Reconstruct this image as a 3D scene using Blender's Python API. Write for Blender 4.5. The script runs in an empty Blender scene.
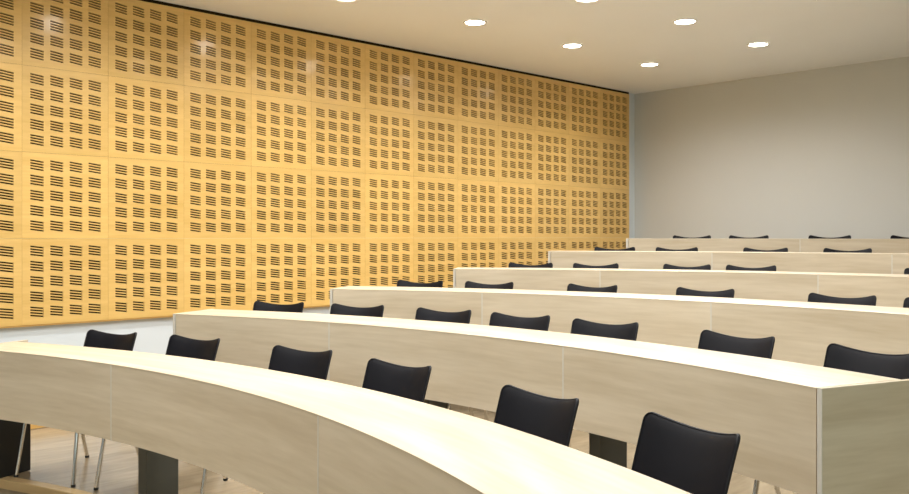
import bpy, bmesh, math, random
from mathutils import Vector, Matrix
random.seed(7)
COL = bpy.context.scene.collection
SC = bpy.context.scene

# ------------------------------------------------------------------ helpers
def link(o, parent=None):
    COL.objects.link(o)
    if parent is not None:
        o.parent = parent
    return o

def tag(o, label=None, cat=None, group=None, kind=None):
    if label: o['label'] = label
    if cat: o['category'] = cat
    if group: o['group'] = group
    if kind: o['kind'] = kind
    return o

def empty(name, loc=(0, 0, 0), rz=0.0):
    o = bpy.data.objects.new(name, None)
    o.empty_display_size = .1
    o.location = loc
    o.rotation_euler = (0, 0, rz)
    return link(o)

def mesh_obj(name, verts, faces, mat, parent=None, smooth=False, uvs=None, autosmooth=None):
    me = bpy.data.meshes.new(name)
    me.from_pydata([tuple(v) for v in verts], [], faces)
    if uvs is not None:
        ul = me.uv_layers.new(name='UVMap')
        for li, uv in enumerate(uvs):
            ul.data[li].uv = uv
    bm = bmesh.new(); bm.from_mesh(me)
    bmesh.ops.recalc_face_normals(bm, faces=bm.faces[:])
    bm.to_mesh(me); bm.free()
    if smooth:
        for p in me.polygons: p.use_smooth = True
        if autosmooth:
            me.set_sharp_from_angle(angle=math.radians(autosmooth))
    me.materials.append(mat)
    return link(bpy.data.objects.new(name, me), parent)

def box_vf(x0, x1, y0, y1, z0, z1, off=0):
    v = [(x0, y0, z0), (x1, y0, z0), (x1, y1, z0), (x0, y1, z0), (x0, y0, z1), (x1, y0, z1), (x1, y1, z1), (x0, y1, z1)]
    f = [(0, 3, 2, 1), (4, 5, 6, 7), (0, 1, 5, 4), (1, 2, 6, 5), (2, 3, 7, 6), (3, 0, 4, 7)]
    return v, [tuple(i + off for i in q) for q in f]

def box(name, x0, x1, y0, y1, z0, z1, mat, parent=None, bevel=0):
    v, f = box_vf(x0, x1, y0, y1, z0, z1)
    o = mesh_obj(name, v, f, mat, parent)
    if bevel:
        add_bevel(o, bevel)
    return o

def add_bevel(o, w, seg=2):
    m = o.modifiers.new('bevel', 'BEVEL'); m.width = w; m.segments = seg; m.limit_method = 'ANGLE'
    m.angle_limit = math.radians(40)

def sweep_tube(path, r, n=10):
    """closed-ended tube along a list of points"""
    P = [Vector(p) for p in path]
    V, F = [], []
    up = None
    for i, p in enumerate(P):
        if i == 0: t = P[1] - P[0]
        elif i == len(P) - 1: t = P[-1] - P[-2]
        else: t = (P[i + 1] - P[i]).normalized() + (P[i] - P[i - 1]).normalized()
        t.normalize()
        if up is None:
            up = t.orthogonal().normalized()
        else:
            up = (up - t * up.dot(t)).normalized()
        s = t.cross(up)
        for k in range(n):
            a = 2 * math.pi * k / n
            V.append(p + up * (math.cos(a) * r) + s * (math.sin(a) * r))
    for i in range(len(P) - 1):
        for k in range(n):
            a = i * n + k; b = i * n + (k + 1) % n
            F.append((a, b, b + n, a + n))
    F.append(tuple(range(n))[::-1]); F.append(tuple(range((len(P) - 1) * n, len(P) * n)))
    return V, F

def rounded_path(pts, rad, seg=5):
    P = [Vector(p) for p in pts]; out = [P[0]]
    for i in range(1, len(P) - 1):
        a = (P[i - 1] - P[i]); b = (P[i + 1] - P[i])
        r = min(rad, a.length * .45, b.length * .45)
        A = P[i] + a.normalized() * r; B = P[i] + b.normalized() * r
        for k in range(seg + 1):
            t = k / seg
            out.append((1 - t) ** 2 * A + 2 * (1 - t) * t * P[i] + t * t * B)
    out.append(P[-1])
    return out

# ------------------------------------------------------------------ materials
def new_mat(name):
    m = bpy.data.materials.new(name); m.use_nodes = True
    nt = m.node_tree
    return m, nt, nt.nodes['Principled BSDF']

def simple(name, col, rough=.5, metal=0, spec=.5):
    m, nt, b = new_mat(name)
    b.inputs['Base Color'].default_value = (*col, 1)
    b.inputs['Roughness'].default_value = rough
    b.inputs['Metallic'].default_value = metal
    b.inputs['Specular IOR Level'].default_value = spec
    return m

def paint(name, col, rough=.6, bump=.02):
    m, nt, b = new_mat(name)
    b.inputs['Roughness'].default_value = rough
    tc = nt.nodes.new('ShaderNodeTexCoord')
    n = nt.nodes.new('ShaderNodeTexNoise'); n.inputs['Scale'].default_value = 1.3; n.inputs['Detail'].default_value = 4
    nt.links.new(tc.outputs['Object'], n.inputs['Vector'])
    mx = nt.nodes.new('ShaderNodeMix'); mx.data_type = 'RGBA'
    mx.inputs['A'].default_value = (*[c * .97 for c in col], 1); mx.inputs['B'].default_value = (*[min(1, c * 1.02) for c in col], 1)
    nt.links.new(n.outputs['Fac'], mx.inputs['Factor'])
    nt.links.new(mx.outputs['Result'], b.inputs['Base Color'])
    n2 = nt.nodes.new('ShaderNodeTexNoise'); n2.inputs['Scale'].default_value = 160
    nt.links.new(tc.outputs['Object'], n2.inputs['Vector'])
    bp = nt.nodes.new('ShaderNodeBump'); bp.inputs['Strength'].default_value = bump; bp.inputs['Distance'].default_value = .005
    nt.links.new(n2.outputs['Fac'], bp.inputs['Height']); nt.links.new(bp.outputs['Normal'], b.inputs['Normal'])
    return m

def wood(name, dark, light, scale, rough=.4, coord='UV', coat=0.0, vary=.06, spec=.5, contrast=(.3, .7)):
    """streaky grain; scale stretches the noise, the long axis is the one with the small scale"""
    m, nt, b = new_mat(name)
    N = nt.nodes.new; L = nt.links.new
    tc = N('ShaderNodeTexCoord')
    oi = N('ShaderNodeObjectInfo')
    mp = N('ShaderNodeMapping'); mp.inputs['Scale'].default_value = scale
    L(tc.outputs[coord], mp.inputs['Vector'])
    ad = N('ShaderNodeVectorMath'); ad.operation = 'MULTIPLY_ADD'
    cb = N('ShaderNodeCombineXYZ')
    for k in range(3): L(oi.outputs['Random'], cb.inputs[k])
    L(cb.outputs[0], ad.inputs[0]); ad.inputs[1].default_value = (37, 53, 71); L(mp.outputs[0], ad.inputs[2])
    n1 = N('ShaderNodeTexNoise'); n1.inputs['Scale'].default_value = 1; n1.inputs['Detail'].default_value = 5; n1.inputs['Roughness'].default_value = .6
    n1.inputs['Distortion'].default_value = .3
    L(ad.outputs[0], n1.inputs['Vector'])
    n2 = N('ShaderNodeTexNoise'); n2.inputs['Scale'].default_value = 5; n2.inputs['Detail'].default_value = 3
    L(ad.outputs[0], n2.inputs['Vector'])
    mixn = N('ShaderNodeMath'); mixn.operation = 'MULTIPLY_ADD'; mixn.inputs[1].default_value = .3
    L(n2.outputs['Fac'], mixn.inputs[0])
    ms = N('ShaderNodeMath'); ms.operation = 'MULTIPLY'; ms.inputs[1].default_value = .7
    L(n1.outputs['Fac'], ms.inputs[0]); L(ms.outputs[0], mixn.inputs[2])
    mr = N('ShaderNodeMapRange'); mr.inputs['From Min'].default_value = contrast[0]; mr.inputs['From Max'].default_value = contrast[1]
    L(mixn.outputs[0], mr.inputs['Value'])
    mx = N('ShaderNodeMix'); mx.data_type = 'RGBA'
    mx.inputs['A'].default_value = (*dark, 1); mx.inputs['B'].default_value = (*light, 1)
    L(mr.outputs['Result'], mx.inputs['Factor'])
    hs = N('ShaderNodeHueSaturation')
    vr = N('ShaderNodeMapRange'); vr.inputs['To Min'].default_value = 1 - vary; vr.inputs['To Max'].default_value = 1 + vary
    L(oi.outputs['Random'], vr.inputs['Value']); L(vr.outputs['Result'], hs.inputs['Value'])
    L(mx.outputs['Result'], hs.inputs['Color']); L(hs.outputs['Color'], b.inputs['Base Color'])
    b.inputs['Roughness'].default_value = rough
    b.inputs['Specular IOR Level'].default_value = spec
    b.inputs['Coat Weight'].default_value = coat
    b.inputs['Coat Roughness'].default_value = .2
    return m

M = {}
M['wall'] = paint('wall_paint', (.68, .74, .78))
M['wall_back'] = paint('back_wall_paint', (.60, .605, .575))
M['wall_right'] = paint('right_wall_paint', (.22, .235, .22))
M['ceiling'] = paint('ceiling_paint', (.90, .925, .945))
M['oak'] = wood('pale_oak_laminate', (.53, .44, .31), (.66, .572, .435), (.8, 9, 1), rough=.32, vary=.05, spec=.35, contrast=(.36, .64))
M['edge'] = simple('pale_edge_band', (.62, .59, .52), .4)
M['birch'] = wood('varnished_birch', (.70, .44, .125), (.82, .545, .185), (1, 1.3, 16), rough=.4, coord='Object', vary=.05, coat=.6)
M['birch'].node_tree.nodes['Principled BSDF'].inputs['Coat Roughness'].default_value = .14
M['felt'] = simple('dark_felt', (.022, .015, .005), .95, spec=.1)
M['floor'] = wood('floor_vinyl', (.27, .21, .135), (.43, .35, .235), (7, 1.1, 1), rough=.22, coord='Object', vary=.0)
M['nosing'] = wood('step_nosing', (.48, .33, .15), (.58, .42, .21), (1.2, 20, 1), rough=.4, coord='UV', vary=0)
M['base'] = wood('baseboard_wood', (.60, .36, .11), (.68, .42, .14), (10, 1, 10), rough=.4, coord='Object', vary=0)
M['steel'] = simple('dark_steel', (.085, .088, .075), .5, .2)
M['steel_black'] = simple('black_steel', (.012, .012, .011), .5)
M['chrome'] = simple('chrome', (.75, .74, .72), .13, 1)
M['rubber'] = simple('black_rubber', (.012, .012, .012), .6)
M['trimwhite'] = simple('white_trim', (.8, .79, .76), .4)

def fabric():
    m, nt, b = new_mat('black_upholstery')
    tc = nt.nodes.new('ShaderNodeTexCoord')
    n = nt.nodes.new('ShaderNodeTexNoise'); n.inputs['Scale'].default_value = 420; n.inputs['Detail'].default_value = 2
    nt.links.new(tc.outputs['Object'], n.inputs['Vector'])
    mx = nt.nodes.new('ShaderNodeMix'); mx.data_type = 'RGBA'
    mx.inputs['A'].default_value = (.003, .003, .0048, 1); mx.inputs['B'].default_value = (.006, .006, .0095, 1)
    nt.links.new(n.outputs['Fac'], mx.inputs['Factor']); nt.links.new(mx.outputs['Result'], b.inputs['Base Color'])
    bp = nt.nodes.new('ShaderNodeBump'); bp.inputs['Strength'].default_value = .15; bp.inputs['Distance'].default_value = .001
    nt.links.new(n.outputs['Fac'], bp.inputs['Height']); nt.links.new(bp.outputs['Normal'], b.inputs['Normal'])
    b.inputs['Roughness'].default_value = .55
    b.inputs['Specular IOR Level'].default_value = .16
    return m
M['fabric'] = fabric()
M['piping'] = simple('black_piping', (.010, .010, .012), .6, 0, .3)

def emit(name, col, strength):
    m, nt, b = new_mat(name)
    b.inputs['Base Color'].default_value = (1, 1, 1, 1)
    b.inputs['Emission Color'].default_value = (*col, 1)
    b.inputs['Emission Strength'].default_value = strength
    return m
M['lens'] = emit('lamp_lens', (1, .95, .84), 9)

# ------------------------------------------------------------------ layout (camera stands at x=CX, y=0; wall_left is x=0)
CX = 6.51
EYE = 1.35
YB = 9.47            # back wall
XR = 9.3             # right wall
YF = -4.2            # front wall
ZC = 3.16            # ceiling
FILL_W = 30          # power of the fill light added behind the unseen right window
# rows: arc centre (relative to camera x), radius, drop of the top below the eye, left end x, right end x
ROWS = [
    dict(c=(-3.25, -3.59), R=5.39, d=.600, xl=-5.27, xr=-.95),
    dict(c=(-2.96, -2.13), R=5.23, d=.485, xl=-5.22, xr=-1.215),
    dict(c=(-2.40, -.55), R=5.20, d=.380, xl=-5.24, xr=-1.00),
    dict(c=(-1.90, 1.06), R=5.20, d=.268, xl=-5.24, xr=-.80),
    dict(c=(-2.10, 1.86), R=5.40, d=.137, xl=-5.24, xr=-.60),
    dict(c=(-2.30, 2.71), R=5.60, d=.022, xl=-5.24, xr=-.40),
]
DEPTH = .39
PANEL_H = .36
for i, r in enumerate(ROWS):
    r['cx'] = r['c'][0] + CX; r['cy'] = r['c'][1]
    r['top'] = EYE - r['d']; r['floor'] = 0.0 if i == 0 else r['top'] - .75
    r['t0'] = math.asin((r['xl'] - r['c'][0]) / r['R']); r['t1'] = math.asin((r['xr'] - r['c'][0]) / r['R'])

def apt(r, th, off):
    q = r['R'] + off
    return (r['cx'] + q * math.sin(th), r['cy'] + q * math.cos(th))

SA, CA = math.sin(math.radians(46)), math.cos(math.radians(46))
FPX = 885.0
def ray_theta(r, px, off):
    """arc angle where the sight line through picture column px crosses the arc at this offset"""
    u = (px - 454.5) / FPX
    dx, dy = -SA + u * CA, CA + u * SA
    X, Y, R = r['c'][0], r['c'][1], r['R'] + off
    A = dx * dx + dy * dy; B = -2 * (dx * X + dy * Y); C = X * X + Y * Y - R * R
    t = (-B + math.sqrt(B * B - 4 * A * C)) / (2 * A)
    return math.atan2(t * dx - X, t * dy - Y)

# ------------------------------------------------------------------ setting
def struct(o): o['kind'] = 'structure'; return o

struct(box('floor', -.2, XR + .2, YF - .2, YB + .2, -.4, -.112, M['floor']))
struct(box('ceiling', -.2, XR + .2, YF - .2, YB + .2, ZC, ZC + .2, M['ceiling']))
struct(box('wall_left', -.2, 0, YF, YB, -.112, ZC, M['wall']))
struct(box('wall_back', -.2, XR + .2, YB, YB + .2, -.112, ZC, M['wall_back']))
struct(box('wall_front', -.2, XR + .2, YF - .2, YF, -.112, ZC, M['wall']))
# right wall with an added, unseen window; its tinted fill lifts the desk end panel
WY0, WY1, WZ0, WZ1 = -1.2, 2.6, .9, 2.5
V, F = [], []
def addb(*a):
    v, f = box_vf(*a, len(V)); V.extend(v); F.extend(f)
addb(XR, XR + .2, YF, YB, -.112, WZ0); addb(XR, XR + .2, YF, YB, WZ1, ZC)
addb(XR, XR + .2, YF, WY0, WZ0, WZ1); addb(XR, XR + .2, WY1, YB, WZ0, WZ1)
struct(mesh_obj('wall_right', V, F, M['wall_right']))
V, F = [], []
ym = (WY0 + WY1) / 2
for q in ((WY0, WY0 + .05, WZ0, WZ1), (WY1 - .05, WY1, WZ0, WZ1), (WY0 + .05, WY1 - .05, WZ0, WZ0 + .05), (WY0 + .05, WY1 - .05, WZ1 - .05, WZ1), (ym - .025, ym + .025, WZ0 + .05, WZ1 - .05)):
    addb(XR + .05, XR + .11, q[0], q[1], q[2], q[3])
struct(mesh_obj('added_window', V, F, M['trimwhite']))
ld = bpy.data.lights.new('added_fill_light', 'AREA'); ld.shape = 'RECTANGLE'; ld.size = WY1 - WY0 - .1; ld.size_y = WZ1 - WZ0 - .1
ld.energy = FILL_W; ld.color = (.84, 1.0, .95)
lo = bpy.data.objects.new('added_fill_light', ld); lo.location = (XR + .13, ym, (WZ0 + WZ1) / 2); lo.rotation_euler = (math.radians(90), 0, math.radians(90))
link(lo)

EDGE_OFF = .19
def edge_line(r, n=48):
    pts = [(0.0, apt(r, r['t0'], EDGE_OFF)[1])]
    for k in range(n + 1):
        th = r['t0'] + (r['t1'] - r['t0']) * k / n
        pts.append(apt(r, th, EDGE_OFF))
    pts.append((XR, pts[-1][1]))
    return pts
prev = -.112
for i, r in enumerate(ROWS):
    L = edge_line(r); z0, z1 = prev, r['floor']
    n = len(L)
    V = [(x, y, z0) for x, y in L] + [(x, YB, z0) for x, y in L] + [(x, y, z1) for x, y in L] + [(x, YB, z1) for x, y in L]
    F = []
    for k in range(n - 1):
        F += [(k, k + 1, 2 * n + k + 1, 2 * n + k), (2 * n + k, 2 * n + k + 1, 3 * n + k + 1, 3 * n + k), (n + k, 3 * n + k, 3 * n + k + 1, n + k + 1), (k, n + k, n + k + 1, k + 1)]
    F += [(0, 2 * n, 3 * n, n), (n - 1, 2 * n - 1, 4 * n - 1, 3 * n - 1)]
    struct(mesh_obj('floor', V, F, M['floor']))
    # wooden nosing along the step edge
    prof = [(-.014, -.045), (.0, -.045), (.0, .0), (.05, .0), (.05, .004), (-.010, .004), (-.014, .0)]
    V, F, U = [], [], []
    m = len(prof); s = 0
    for k, (x, y) in enumerate(L):
        a = L[max(k - 1, 0)]; b = L[min(k + 1, n - 1)]
        t = Vector((b[0] - a[0], b[1] - a[1])).normalized(); nx, ny = -t.y, t.x
        for o_, zz in prof: V.append((x + nx * o_, y + ny * o_, z1 + zz))
    for k in range(n - 1):
        s0 = Vector(L[k]).length if k == 0 else s; s1 = s0 + (Vector(L[k + 1]) - Vector(L[k])).length; s = s1
        for q in range(m):
            q2 = (q + 1) % m
            F.append((k * m + q, k * m + q2, (k + 1) * m + q2, (k + 1) * m + q)); U += [(s0, q * .03), (s0, q * .03 + .03), (s1, q * .03 + .03), (s1, q * .03)]
    o = mesh_obj('trim_%d' % (i + 1), V, F, M['nosing'], uvs=U); struct(o)
    prev = z1

# stepped skirting on the left wall and one on the back wall
V, F = [], []
levels = [(YF, -.112)] + [(edge_line(r)[0][1] + .0, r['floor']) for r in ROWS] + [(YB, None)]
for a, b in zip(levels[:-1], levels[1:]):
    v, f = box_vf(0, .014, a[0] + .06, b[0] + .002, a[1] + .004, a[1] + .085, len(V)); V += v; F += f
struct(mesh_obj('baseboard_left', V, F, M['base']))
struct(box('baseboard_back', .014, XR, YB - .014, YB, ROWS[-1]['floor'], ROWS[-1]['floor'] + .08, M['base']))

# ------------------------------------------------------------------ slotted acoustic panels
PW = .60
def panel_mesh():
    """front board with 4 x 5 fields of four slanted slots cut right through; local: y along wall, z up, x out of the wall"""
    V, F = [], []
    g = .0005
    T0, T1 = .022, .040
    y0, y1, z0, z1 = g, PW - g, g, PW - g
    mx, cw = .054, .0895
    gx = (PW - 2 * mx - 4 * cw) / 3
    mz, ch = .050, .0755
    gz = (PW - 2 * mz - 5 * ch) / 4
    slope = -.012
    ns = 4; sh = .0106
    def quad(a, b, c, d):
        n = len(V); V.extend([a, b, c, d]); F.append((n, n + 1, n + 2, n + 3))
    def face(ya, yb, za0, zb0, zb1, za1):
        quad((T1, ya, za0), (T1, yb, zb0), (T1, yb, zb1), (T1, ya, za1))
    ys = [y0]
    for k in range(4): ys += [mx + k * (cw + gx), mx + k * (cw + gx) + cw]
    ys.append(y1)
    for k in range(0, 9, 2): face(ys[k], ys[k + 1], z0, z0, z1, z1)       # full-height stiles
    for k in range(4):
        ya, yb = ys[2 * k + 1], ys[2 * k + 2]
        la = lb = z0
        for rz in range(5):
            zc0 = mz + rz * (ch + gz)
            p = ch / ns
            for q in range(ns):
                zm = zc0 + p * (q + .5)
                s0a, s0b = zm - sh / 2 - slope / 2, zm - sh / 2 + slope / 2
                s1a, s1b = s0a + sh, s0b + sh
                face(ya, yb, la, lb, s0b, s0a)
                # slot walls
                quad((T1, ya, s0a), (T1, yb, s0b), (T0, yb, s0b), (T0, ya, s0a))
                quad((T1, ya, s1a), (T0, ya, s1a), (T0, yb, s1b), (T1, yb, s1b))
                quad((T1, ya, s0a), (T0, ya, s0a), (T0, ya, s1a), (T1, ya, s1a))
                quad((T1, yb, s0b), (T1, yb, s1b), (T0, yb, s1b), (T0, yb, s0b))
                la, lb = s1a, s1b
        face(ya, yb, la, lb, z1, z1)
    # outer edges
    quad((T0, y0, z0), (T1, y0, z0), (T1, y0, z1), (T0, y0, z1))
    quad((T0, y1, z0), (T0, y1, z1), (T1, y1, z1), (T1, y1, z0))
    quad((T0, y0, z0), (T0, y1, z0), (T1, y1, z0), (T1, y0, z0))
    quad((T0, y0, z1), (T1, y0, z1), (T1, y1, z1), (T0, y1, z1))
    me = bpy.data.meshes.new('slotted_board'); me.from_pydata(V, [], F)
    me.materials.append(M['birch'])
    return me
board_me = panel_mesh()
v, f = box_vf(0, .0215, .001, PW - .001, .001, PW - .001)
felt_me = bpy.data.meshes.new('felt_backing'); felt_me.from_pydata(v, [], f); felt_me.materials.append(M['felt'])
ORD = ['first', 'second', 'third', 'fourth', 'fifth', 'sixth', 'seventh', 'eighth', 'ninth', 'tenth', 'eleventh', 'twelfth', 'thirteenth', 'fourteenth']
ROWN = ['bottom row', 'second row up', 'third row up', 'top row']
Y_END = 9.297; Z_BOT = .735
struct(box('trim_8', 0, .036, Y_END - PW * 14, Y_END, Z_BOT + 4 * PW + .001, ZC, M['felt']))  # dark strip standing in for the shadow in the gap below the ceiling
struct(box('trim_7', 0, .034, Y_END - PW * 14, Y_END, Z_BOT - .012, Z_BOT + .0005, M['base']))
for c in range(14):
    for rr in range(4):
        root = empty('acoustic_panel', (0, Y_END - PW * (c + 1), Z_BOT + rr * PW))
        where = 'nearest the grey back wall' if c == 0 else ORD[c] + ' from the grey back wall'
        tag(root, 'slotted birch wall panel, %s, %s' % (ROWN[rr], where), 'wall panel', 'slotted acoustic panels on the left wall')
        link(bpy.data.objects.new('slotted_board', board_me), root)
        link(bpy.data.objects.new('felt_backing', felt_me), root)

# ------------------------------------------------------------------ desks
def arc_strip(name, r, ta, tb, prof_fn, mat, parent, n, uvdir='z'):
    """sweep a closed profile [(offset, z)] along the arc from ta to tb"""
    V, F, U = [], [], []
    for k in range(n + 1):
        th = ta + (tb - ta) * k / n
        prof = prof_fn(th)
        for o_, z in prof:
            x, y = apt(r, th, o_); V.append((x, y, z))
    m = len(prof)
    per = [0]
    for q in range(m):
        a = prof[q]; b = prof[(q + 1) % m]; per.append(per[-1] + math.hypot(a[0] - b[0], a[1] - b[1]))
    for k in range(n):
        s0 = r['R'] * (ta + (tb - ta) * k / n); s1 = r['R'] * (ta + (tb - ta) * (k + 1) / n)
        for q in range(m):
            q2 = (q + 1) % m
            F.append((k * m + q, k * m + q2, (k + 1) * m + q2, (k + 1) * m + q)); U += [(s0, per[q]), (s0, per[q + 1]), (s1, per[q + 1]), (s1, per[q])]
    F.append(tuple(range(m))); U += [(p[0], p[1]) for p in prof_fn(ta)]
    F.append(tuple(range(n * m, n * m + m))[::-1]); U += [(p[0], p[1]) for p in prof_fn(tb)][::-1]
    return mesh_obj(name, V, F, mat, parent, smooth=True, uvs=U, autosmooth=30)

def radial_slab(name, r, th, w0, w1, o0, o1, z0, z1, mat, parent, bevel=.0015):
    """upright slab standing radially: w along the arc, o along the radius"""
    x, y = apt(r, th, 0)
    ex = Vector((math.cos(th), -math.sin(th))); ey = Vector((math.sin(th), math.cos(th)))
    V = []
    for z in (z0, z1):
        for a, b in ((w0, o0), (w1, o0), (w1, o1), (w0, o1)):
            p = Vector((x, y)) + ex * a + ey * b; V.append((p.x, p.y, z))
    F = [(0, 3, 2, 1), (4, 5, 6, 7), (0, 1, 5, 4), (1, 2, 6, 5), (2, 3, 7, 6), (3, 0, 4, 7)]
    U = []
    for fc in F:
        for vi in fc:
            a, b = ((w0, o0), (w1, o0), (w1, o1), (w0, o1))[vi % 4]; U.append((a + b, V[vi][2]))
    o = mesh_obj(name, V, F, mat, parent, uvs=U)
    if bevel: add_bevel(o, bevel)
    return o

# chair: picture column of the back's middle, distance of the back behind the desk front, turn in degrees (None = square to the arc)
CHAIRS = [
    [(114.5, .76, 20), (197.5, .80, 14), (305, .82, 13), (402.5, .82, 4), (543.5, .80, -6), (695.5, .88, -15)],
    [(280, .77, 25), (358.5, .80, 23), (445, .81, 15), (521.5, .81, 11), (606.5, .81, 7), (739.5, .81, -7), (875, .83, -12)],
    [(420.5, .74, 22), (489.5, .75, 22), (593, .73, 10), (705.5, .75, 10), (842.5, .74, 2), (942, .74, None)],
    [(530, .75, None), (595, .75, None), (686.5, .75, None), (750.5, .75, None), (934, .75, None)],
    [(614, .75, None), (676, .75, None), (765, .75, None), (847, .75, None)],
    [(691, .72, None), (748, .72, None), (829, .72, None), (913, .72, None)],
]
JOINTS = [[111, 318], [329, 563], [482, 711], [600, 818], [712, 892], [800]]
PED_AT = [[156, None, None], [None, 606], [None, None], [None, None], [None, None], [None, None]]   # picture column, or midway between two chairs
PED_GAP = [[0, 3, 4], [2, 4], [1, 3], [1, 3], [1, 2], [1, 2]]
DESK_LABEL = [
    'long curved pale oak desk nearest the camera, floor and dark legs visible beneath it',
    'curved pale oak desk in the second row, its right end panel facing the camera',
    'curved pale oak desk in the third row from the camera',
    'curved pale oak desk in the fourth row from the camera',
    'curved pale oak desk in the fifth row, second in front of the grey back wall',
    'curved pale oak desk in the topmost row, closest to the grey back wall',
]
for i, r in enumerate(ROWS):
    top = r['top']; fl = r['floor']
    root = empty('lecture_desk', (*apt(r, (r['t0'] + r['t1']) / 2, .3), fl))
    tag(root, DESK_LABEL[i], 'desk', 'curved lecture desks in tiers')
    root_inv = Matrix.Translation(root.location).inverted()
    kids = []
    def depth(th):
        if i == 0:
            x = r['c'][0] + r['R'] * math.sin(th)
            return .385 + .032 * (x + 3.1)
        return DEPTH
    def top_prof(th):
        D = depth(th)
        return [(-.001, top - .0045), (-.001, top - .0008), (.0004, top), (D - .002, top), (D, top - .002), (D, top - .026), (.0215, top - .026), (.0215, top - .0045)]
    TE = .022 / r['R']
    kids.append(arc_strip('desktop', r, r['t0'] + TE, r['t1'] - TE, top_prof, M['oak'], None, 56))
    ths = [r['t0'] + TE] + [ray_theta(r, px, 0) for px in JOINTS[i]]
    stepj = (ths[2] - ths[1]) if len(ths) > 2 else 1.66 / r['R']
    while ths[-1] + stepj < r['t1'] - .05: ths.append(ths[-1] + stepj)
    ths.append(r['t1'] - TE)
    for a, b in zip(ths[:-1], ths[1:]):
        gap = .0012 / r['R']
        fp = lambda th: [(0, top - .005), (.02, top - .005), (.02, top - PANEL_H), (0, top - PANEL_H)]
        kids.append(arc_strip('modesty_panel', r, a + gap, b - gap, fp, M['oak'], None, 24))
    for t in ths[1:-1]:                    # pale edge band that shows at every joint
        kids.append(radial_slab('joint_strip', r, t, -.004, .004, -.0007, .019, top - PANEL_H, top - .0055, M['edge'], None, bevel=0))
    for t, sgn, back in ((r['t0'], 1, DEPTH + .01), (r['t1'], -1, .56)):
        w = sorted((0, sgn * .018))
        kids.append(radial_slab('end_panel', r, t, w[0], w[1], .002, back, fl + (0 if False else .0), top + .0005, M['oak'], None))
        kids[-1]['label'] = 'upright end panel of the desk'
        kids.append(radial_slab('edge_band', r, t, w[0] - .0005, w[1] + .0005, -.0015, .002, fl - .05 if False else top - PANEL_H, top + .0005, M['edge'], None, bevel=.0005))
        # steel end leg standing against the inside of the end panel
        w2 = sorted((sgn * .0225, sgn * .052))
        lg = radial_slab('pedestal', r, t, w2[0], w2[1], (.10 if i == 0 else EDGE_OFF + .03), DEPTH - .002, fl + .0045, top - .0265, M['steel_black'], None); kids.append(lg)
    for px, gp in zip(PED_AT[i], PED_GAP[i]):
        ca, cb = CHAIRS[i][gp], CHAIRS[i][gp + 1]
        t = ray_theta(r, px, .28) if px else (ray_theta(r, ca[0], ca[1]) + ray_theta(r, cb[0], cb[1])) / 2 + (.012 if i == 1 else 0)
        kids.append(radial_slab('pedestal', r, t, -(.034 if px else .022), (.034 if px else .022), EDGE_OFF + .012, DEPTH - .002, fl + .0045, top - .0265, M['steel'], None))
    for k in kids:
        k.parent = root; k.matrix_parent_inverse = root_inv

# ------------------------------------------------------------------ chairs
def back_outline(n_side=10, n_c=7):
    """rounded rectangle in (u,v), u in [-1,1], v in [0,1]; list of points going round"""
    pts = []
    rc_u, rc_v = .12, .085
    def corner(cu, cv, a0):
        for k in range(n_c + 1):
            a = a0 + (math.pi / 2) * k / n_c
            pts.append((cu + rc_u * math.cos(a), cv + rc_v * math.sin(a)))
    corner(1 - rc_u, 1 - rc_v, 0)
    for k in range(1, n_side): pts.append((1 - rc_u - (2 - 2 * rc_u) * k / n_side, 1))
    corner(-1 + rc_u, 1 - rc_v, math.pi / 2)
    for k in range(1, n_side): pts.append((-1, 1 - rc_v - (1 - 2 * rc_v) * k / n_side))
    corner(-1 + rc_u, rc_v, math.pi)
    for k in range(1, n_side): pts.append((-1 + rc_u + (2 - 2 * rc_u) * k / n_side, 0))
    corner(1 - rc_u, rc_v, 1.5 * math.pi)
    for k in range(1, n_side): pts.append((1, rc_v + (1 - 2 * rc_v) * k / n_side))
    return pts

CH_TOP = .789
def back_surf(u, v):
    v = max(0, v); hw = .191 + .007 * v
    z = .435 + (CH_TOP - .435) * v
    z -= .032 * (1 - min(1, abs(u)) ** 2) * v ** 2            # dip of the top edge
    y = .165 + .115 * v + .015 * v * v - .045 * u * u * (.55 + .45 * v)   # recline, wraps round the sitter
    return Vector((u * hw, y, z))

def backrest_vf(th=.017):
    O = back_outline(); n = len(O)
    rings = [1.0, .975, .93, .8, .6, .4, .2]
    V, F = [], []
    def sheet(sign):
        base = len(V)
        for s in rings:
            prof = (1 - max(0, (s - .8) / .2) ** 2) ** .5 if s > .8 else 1
            for (u, v) in O:
                uu, vv = u * s, .5 + (v - .5) * s
                p = back_surf(uu, vv)
                du = back_surf(uu + .01, vv) - back_surf(uu - .01, vv); dv = back_surf(uu, vv + .01) - back_surf(uu, vv - .01)
                nn = du.cross(dv).normalized()
                V.append(p + nn * (sign * th * .5 * prof))
        p = back_surf(0, .5); V.append(p + Vector((0, -1, 0)) * (sign * th * .5))
        for q in range(len(rings) - 1):
            for k in range(n):
                a, b = base + q * n + k, base + q * n + (k + 1) % n
                F.append((a, b, b + n, a + n) if sign > 0 else (a, a + n, b + n, b))
        c = base + len(rings) * n; q = base + (len(rings) - 1) * n
        for k in range(n):
            F.append((q + k, q + (k + 1) % n, c) if sign > 0 else (q + k, c, q + (k + 1) % n))
        return base
    a = sheet(1); b = sheet(-1)
    for k in range(n):
        F.append((a + k, b + k, b + (k + 1) % n, a + (k + 1) % n))
    return V, F

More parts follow.
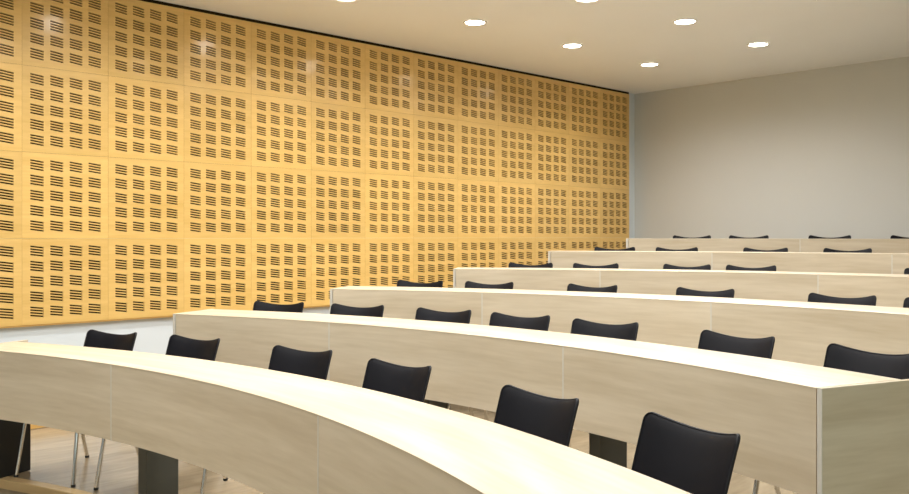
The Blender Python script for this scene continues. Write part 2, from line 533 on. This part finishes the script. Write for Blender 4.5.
def seat_vf():
    V, F = [], []
    n = 40
    def ring(s, z):
        base = len(V)
        for k in range(n):
            a = 2 * math.pi * k / n
            ca, sa = math.cos(a), math.sin(a)
            e = 5
            q = (abs(ca) ** e + abs(sa) ** e) ** (-1 / e)
            x, y = ca * q * .205 * s, sa * q * .205 * s
            zz = z - (.018 * max(0, -y - .12) / .085 if s > .2 else 0)
            V.append((x * (1 - .12 * max(0, y / .2)), y - .01, zz))
        return base
    R = [ring(.2, .425), ring(.9, .425), ring(.985, .431), ring(1, .441), ring(.985, .452), ring(.93, .459), ring(.6, .457), ring(.2, .455)]
    for a, b in zip(R[:-1], R[1:]):
        for k in range(n): F.append((a + k, a + (k + 1) % n, b + (k + 1) % n, b + k))
    F.append(tuple(range(n))[::-1]); F.append(tuple(range(R[-1], R[-1] + n)))
    return V, F

def make_chair():
    root = empty('conference_chair')
    v, f = backrest_vf(); bk = mesh_obj('backrest', v, f, M['fabric'], root, smooth=True)
    O = back_outline(); path = [back_surf(u * 1.0, .5 + (w - .5) * 1.0) for u, w in O]
    # piping round the rim: a closed thin tube
    n = len(path); V, F = [], []; m = 6
    for k in range(n):
        t = (path[(k + 1) % n] - path[k - 1]).normalized(); a = Vector((0, 1, 0)); a = (a - t * a.dot(t)).normalized(); b = t.cross(a)
        for q in range(m):
            an = 2 * math.pi * q / m; V.append(path[k] + a * math.cos(an) * .0062 + b * math.sin(an) * .0022)
    for k in range(n):
        for q in range(m):
            k2 = (k + 1) % n; q2 = (q + 1) % m
            F.append((k * m + q, k * m + q2, k2 * m + q2, k2 * m + q))
    mesh_obj('piping', V, F, M['piping'], bk, smooth=True)
    v, f = seat_vf(); mesh_obj('seat', v, f, M['fabric'], root, smooth=True, autosmooth=60)
    for s in (-1, 1):
        v, f = sweep_tube(rounded_path([(s * .19, -.05, .415), (s * .20, -.17, .412), (s * .226, -.228, .012)], .05), .0105)
        lg = mesh_obj('leg', v, f, M['chrome'], root, smooth=True, autosmooth=50); lg['label'] = 'chrome front leg'
        v, f = sweep_tube([(s * .2265, -.229, 0), (s * .2255, -.2275, .013)], .0125); mesh_obj('foot', v, f, M['rubber'], lg, smooth=True, autosmooth=50)
        v, f = sweep_tube(rounded_path([(s * .19, -.05, .415), (s * .20, .14, .412), (s * .226, .262, .012)], .05), .0105)
        lg = mesh_obj('leg', v, f, M['chrome'], root, smooth=True, autosmooth=50); lg['label'] = 'chrome rear leg'
        v, f = sweep_tube([(s * .2265, .264, 0), (s * .2255, .2625, .013)], .0125); mesh_obj('foot', v, f, M['rubber'], lg, smooth=True, autosmooth=50)
        v, f = sweep_tube(rounded_path([(s * .196, .05, .418), (s * .206, .19, .43), (s * .204, .24, .54), (s * .17, .262, .60)], .05), .0095)
        lg = mesh_obj('back_post', v, f, M['chrome'], root, smooth=True, autosmooth=50)
    v, f = sweep_tube([(-.20, .10, .412), (.20, .10, .412)], .009); mesh_obj('cross_bar', v, f, M['chrome'], root, smooth=True, autosmooth=50)
    v, f = sweep_tube([(-.20, -.10, .412), (.20, -.10, .412)], .009); mesh_obj('cross_bar', v, f, M['chrome'], root, smooth=True, autosmooth=50)
    return root

def copy_tree(o, parent=None):
    c = o.copy(); COL.objects.link(c)
    if parent is not None: c.parent = parent
    for ch in list(o.children): copy_tree(ch, c)
    return c

ROWNAME = ['behind the frontmost desk', 'behind the second-row desk', 'behind the third-row desk', 'behind the fourth-row desk', 'behind the fifth-row desk', 'behind the topmost desk against the grey back wall']
chair0 = make_chair()
used = False
for i, lst in enumerate(CHAIRS):
    r = ROWS[i]
    for k, (px, off, yaw) in enumerate(lst):
        th = ray_theta(r, px + 1.2, off)
        rz = -th if yaw is None else math.radians(yaw)
        if yaw is None: rz += math.radians(random.uniform(-3, 3))
        bx, by = apt(r, th, off)
        ey = Vector((-math.sin(rz), math.cos(rz)))
        loc = (bx - ey.x * .275, by - ey.y * .275, r['floor'])
        ch = chair0 if not used else copy_tree(chair0)
        used = True
        ch.location = loc; ch.rotation_euler = (0, 0, rz)
        n = len(lst)
        if k == 0: w = 'leftmost black chair'
        elif k == n - 1: w = 'rightmost black chair in view'
        else: w = ORD[k] + ' black chair from the left'
        tag(ch, '%s %s' % (w, ROWNAME[i]), 'chair', 'black chairs behind the curved desks')

# ------------------------------------------------------------------ recessed downlights
def ring_vf(r0, r1, z0, z1, n=40):
    V, F = [], []
    for (rr, z) in ((r0, z1), (r0, z0), (r0 + .004, z0 - .001), (r1 - .004, z0 - .001), (r1, z0 + .001), (r1, z1)):
        for k in range(n):
            a = 2 * math.pi * k / n; V.append((rr * math.cos(a), rr * math.sin(a), z))
    for q in range(5):
        for k in range(n): F.append((q * n + k, q * n + (k + 1) % n, (q + 1) * n + (k + 1) % n, (q + 1) * n + k))
    return V, F
def disc_vf(rr, z0, z1, n=40):
    V = [(rr * math.cos(2 * math.pi * k / n), rr * math.sin(2 * math.pi * k / n), z) for z in (z0, z1) for k in range(n)]
    F = [tuple(range(n))[::-1], tuple(range(n, 2 * n))] + [(k, (k + 1) % n, n + (k + 1) % n, n + k) for k in range(n)]
    return V, F
def make_light():
    root = empty('ceiling_downlight')
    v, f = ring_vf(.083, .102, -.006, -.0002); mesh_obj('trim_ring', v, f, M['trimwhite'], root, smooth=True, autosmooth=40)
    v, f = disc_vf(.083, -.0035, -.0004); mesh_obj('lens', v, f, M['lens'], root)
    return root
LAMP_W = 38
def lamp(root):
    ld = bpy.data.lights.new('downlight_lamp', 'SPOT')
    ld.energy = LAMP_W; ld.color = (1.0, .99, .98); ld.spot_size = math.radians(165); ld.spot_blend = .9; ld.shadow_soft_size = .07
    lo = bpy.data.objects.new('downlight_lamp', ld); lo.location = (0, 0, -.02); link(lo, root)
SEEN = [
    (1.25, 5.32, 'round ceiling downlight nearest the wood panels in the foreground, large and bright'),
    (1.25, 6.63, 'middle round ceiling downlight in the line along the wood panels'),
    (1.24, 7.94, 'round ceiling downlight closest to the far corner of wood and grey walls'),
    (2.50, 6.57, 'round ceiling downlight in the second line, nearer the camera of its two whole ones'),
    (1.12, 4.06, 'ceiling downlight cut by the upper picture edge, just off the wood panels'),
    (2.37, 5.40, 'ceiling downlight cut by the upper picture edge, midway along that edge'),
    (3.64, 6.62, 'ceiling downlight cut by the upper picture edge, above the grey back wall'),
    (2.50, 7.85, 'round ceiling downlight closest to the ceiling edge over the grey back wall'),
]
OUT = []
for y in (2.7, 1.4): OUT.append((1.2, y))
for y in (4.02, 2.7, 1.4, .1): OUT.append((2.45, y))
for y in (5.3, 4.02, 2.7, 1.4, .1): OUT.append((3.7, y))
for x in (4.95,):
    for y in (5.3, 4.02, 2.7, 1.4): OUT.append((x, y))
l0 = make_light(); first = True
for n, (x, y, *lab) in enumerate(SEEN + OUT):
    root = l0 if first else copy_tree(l0); first = False
    root.location = (x, y, ZC)
    tag(root, lab[0] if lab else 'round ceiling downlight beyond the upper edge of the picture', 'ceiling light', 'recessed ceiling downlights' if lab else 'ceiling downlights beyond the picture')
lights = [o for o in list(COL.objects) if o.name.startswith('ceiling_downlight')]
for o in lights: lamp(o)

# ------------------------------------------------------------------ world, camera, colour
w = bpy.data.worlds.new('World'); SC.world = w; w.use_nodes = True
w.node_tree.nodes['Background'].inputs[0].default_value = (.5, .5, .5, 1); w.node_tree.nodes['Background'].inputs[1].default_value = .05
cd = bpy.data.cameras.new('camera'); cam = bpy.data.objects.new('camera', cd); COL.objects.link(cam)
cd.sensor_width = 36; cd.lens = 36 * FPX / 909; cd.shift_y = -10.6 / 909
cam.location = (CX, 0, EYE); cam.rotation_euler = (math.radians(90), 0, math.radians(46))
cd.clip_start = .05; cd.clip_end = 60
SC.camera = cam
vs = SC.view_settings
vs.view_transform = 'Standard'; vs.look = 'None'; vs.gamma = 1; vs.use_curve_mapping = False; vs.exposure = 1.22
SC.display_settings.display_device = 'sRGB'
SC.cycles.use_denoising = True
SC.cycles.max_bounces = 10; SC.cycles.diffuse_bounces = 6
SC.cycles.sample_clamp_indirect = 6
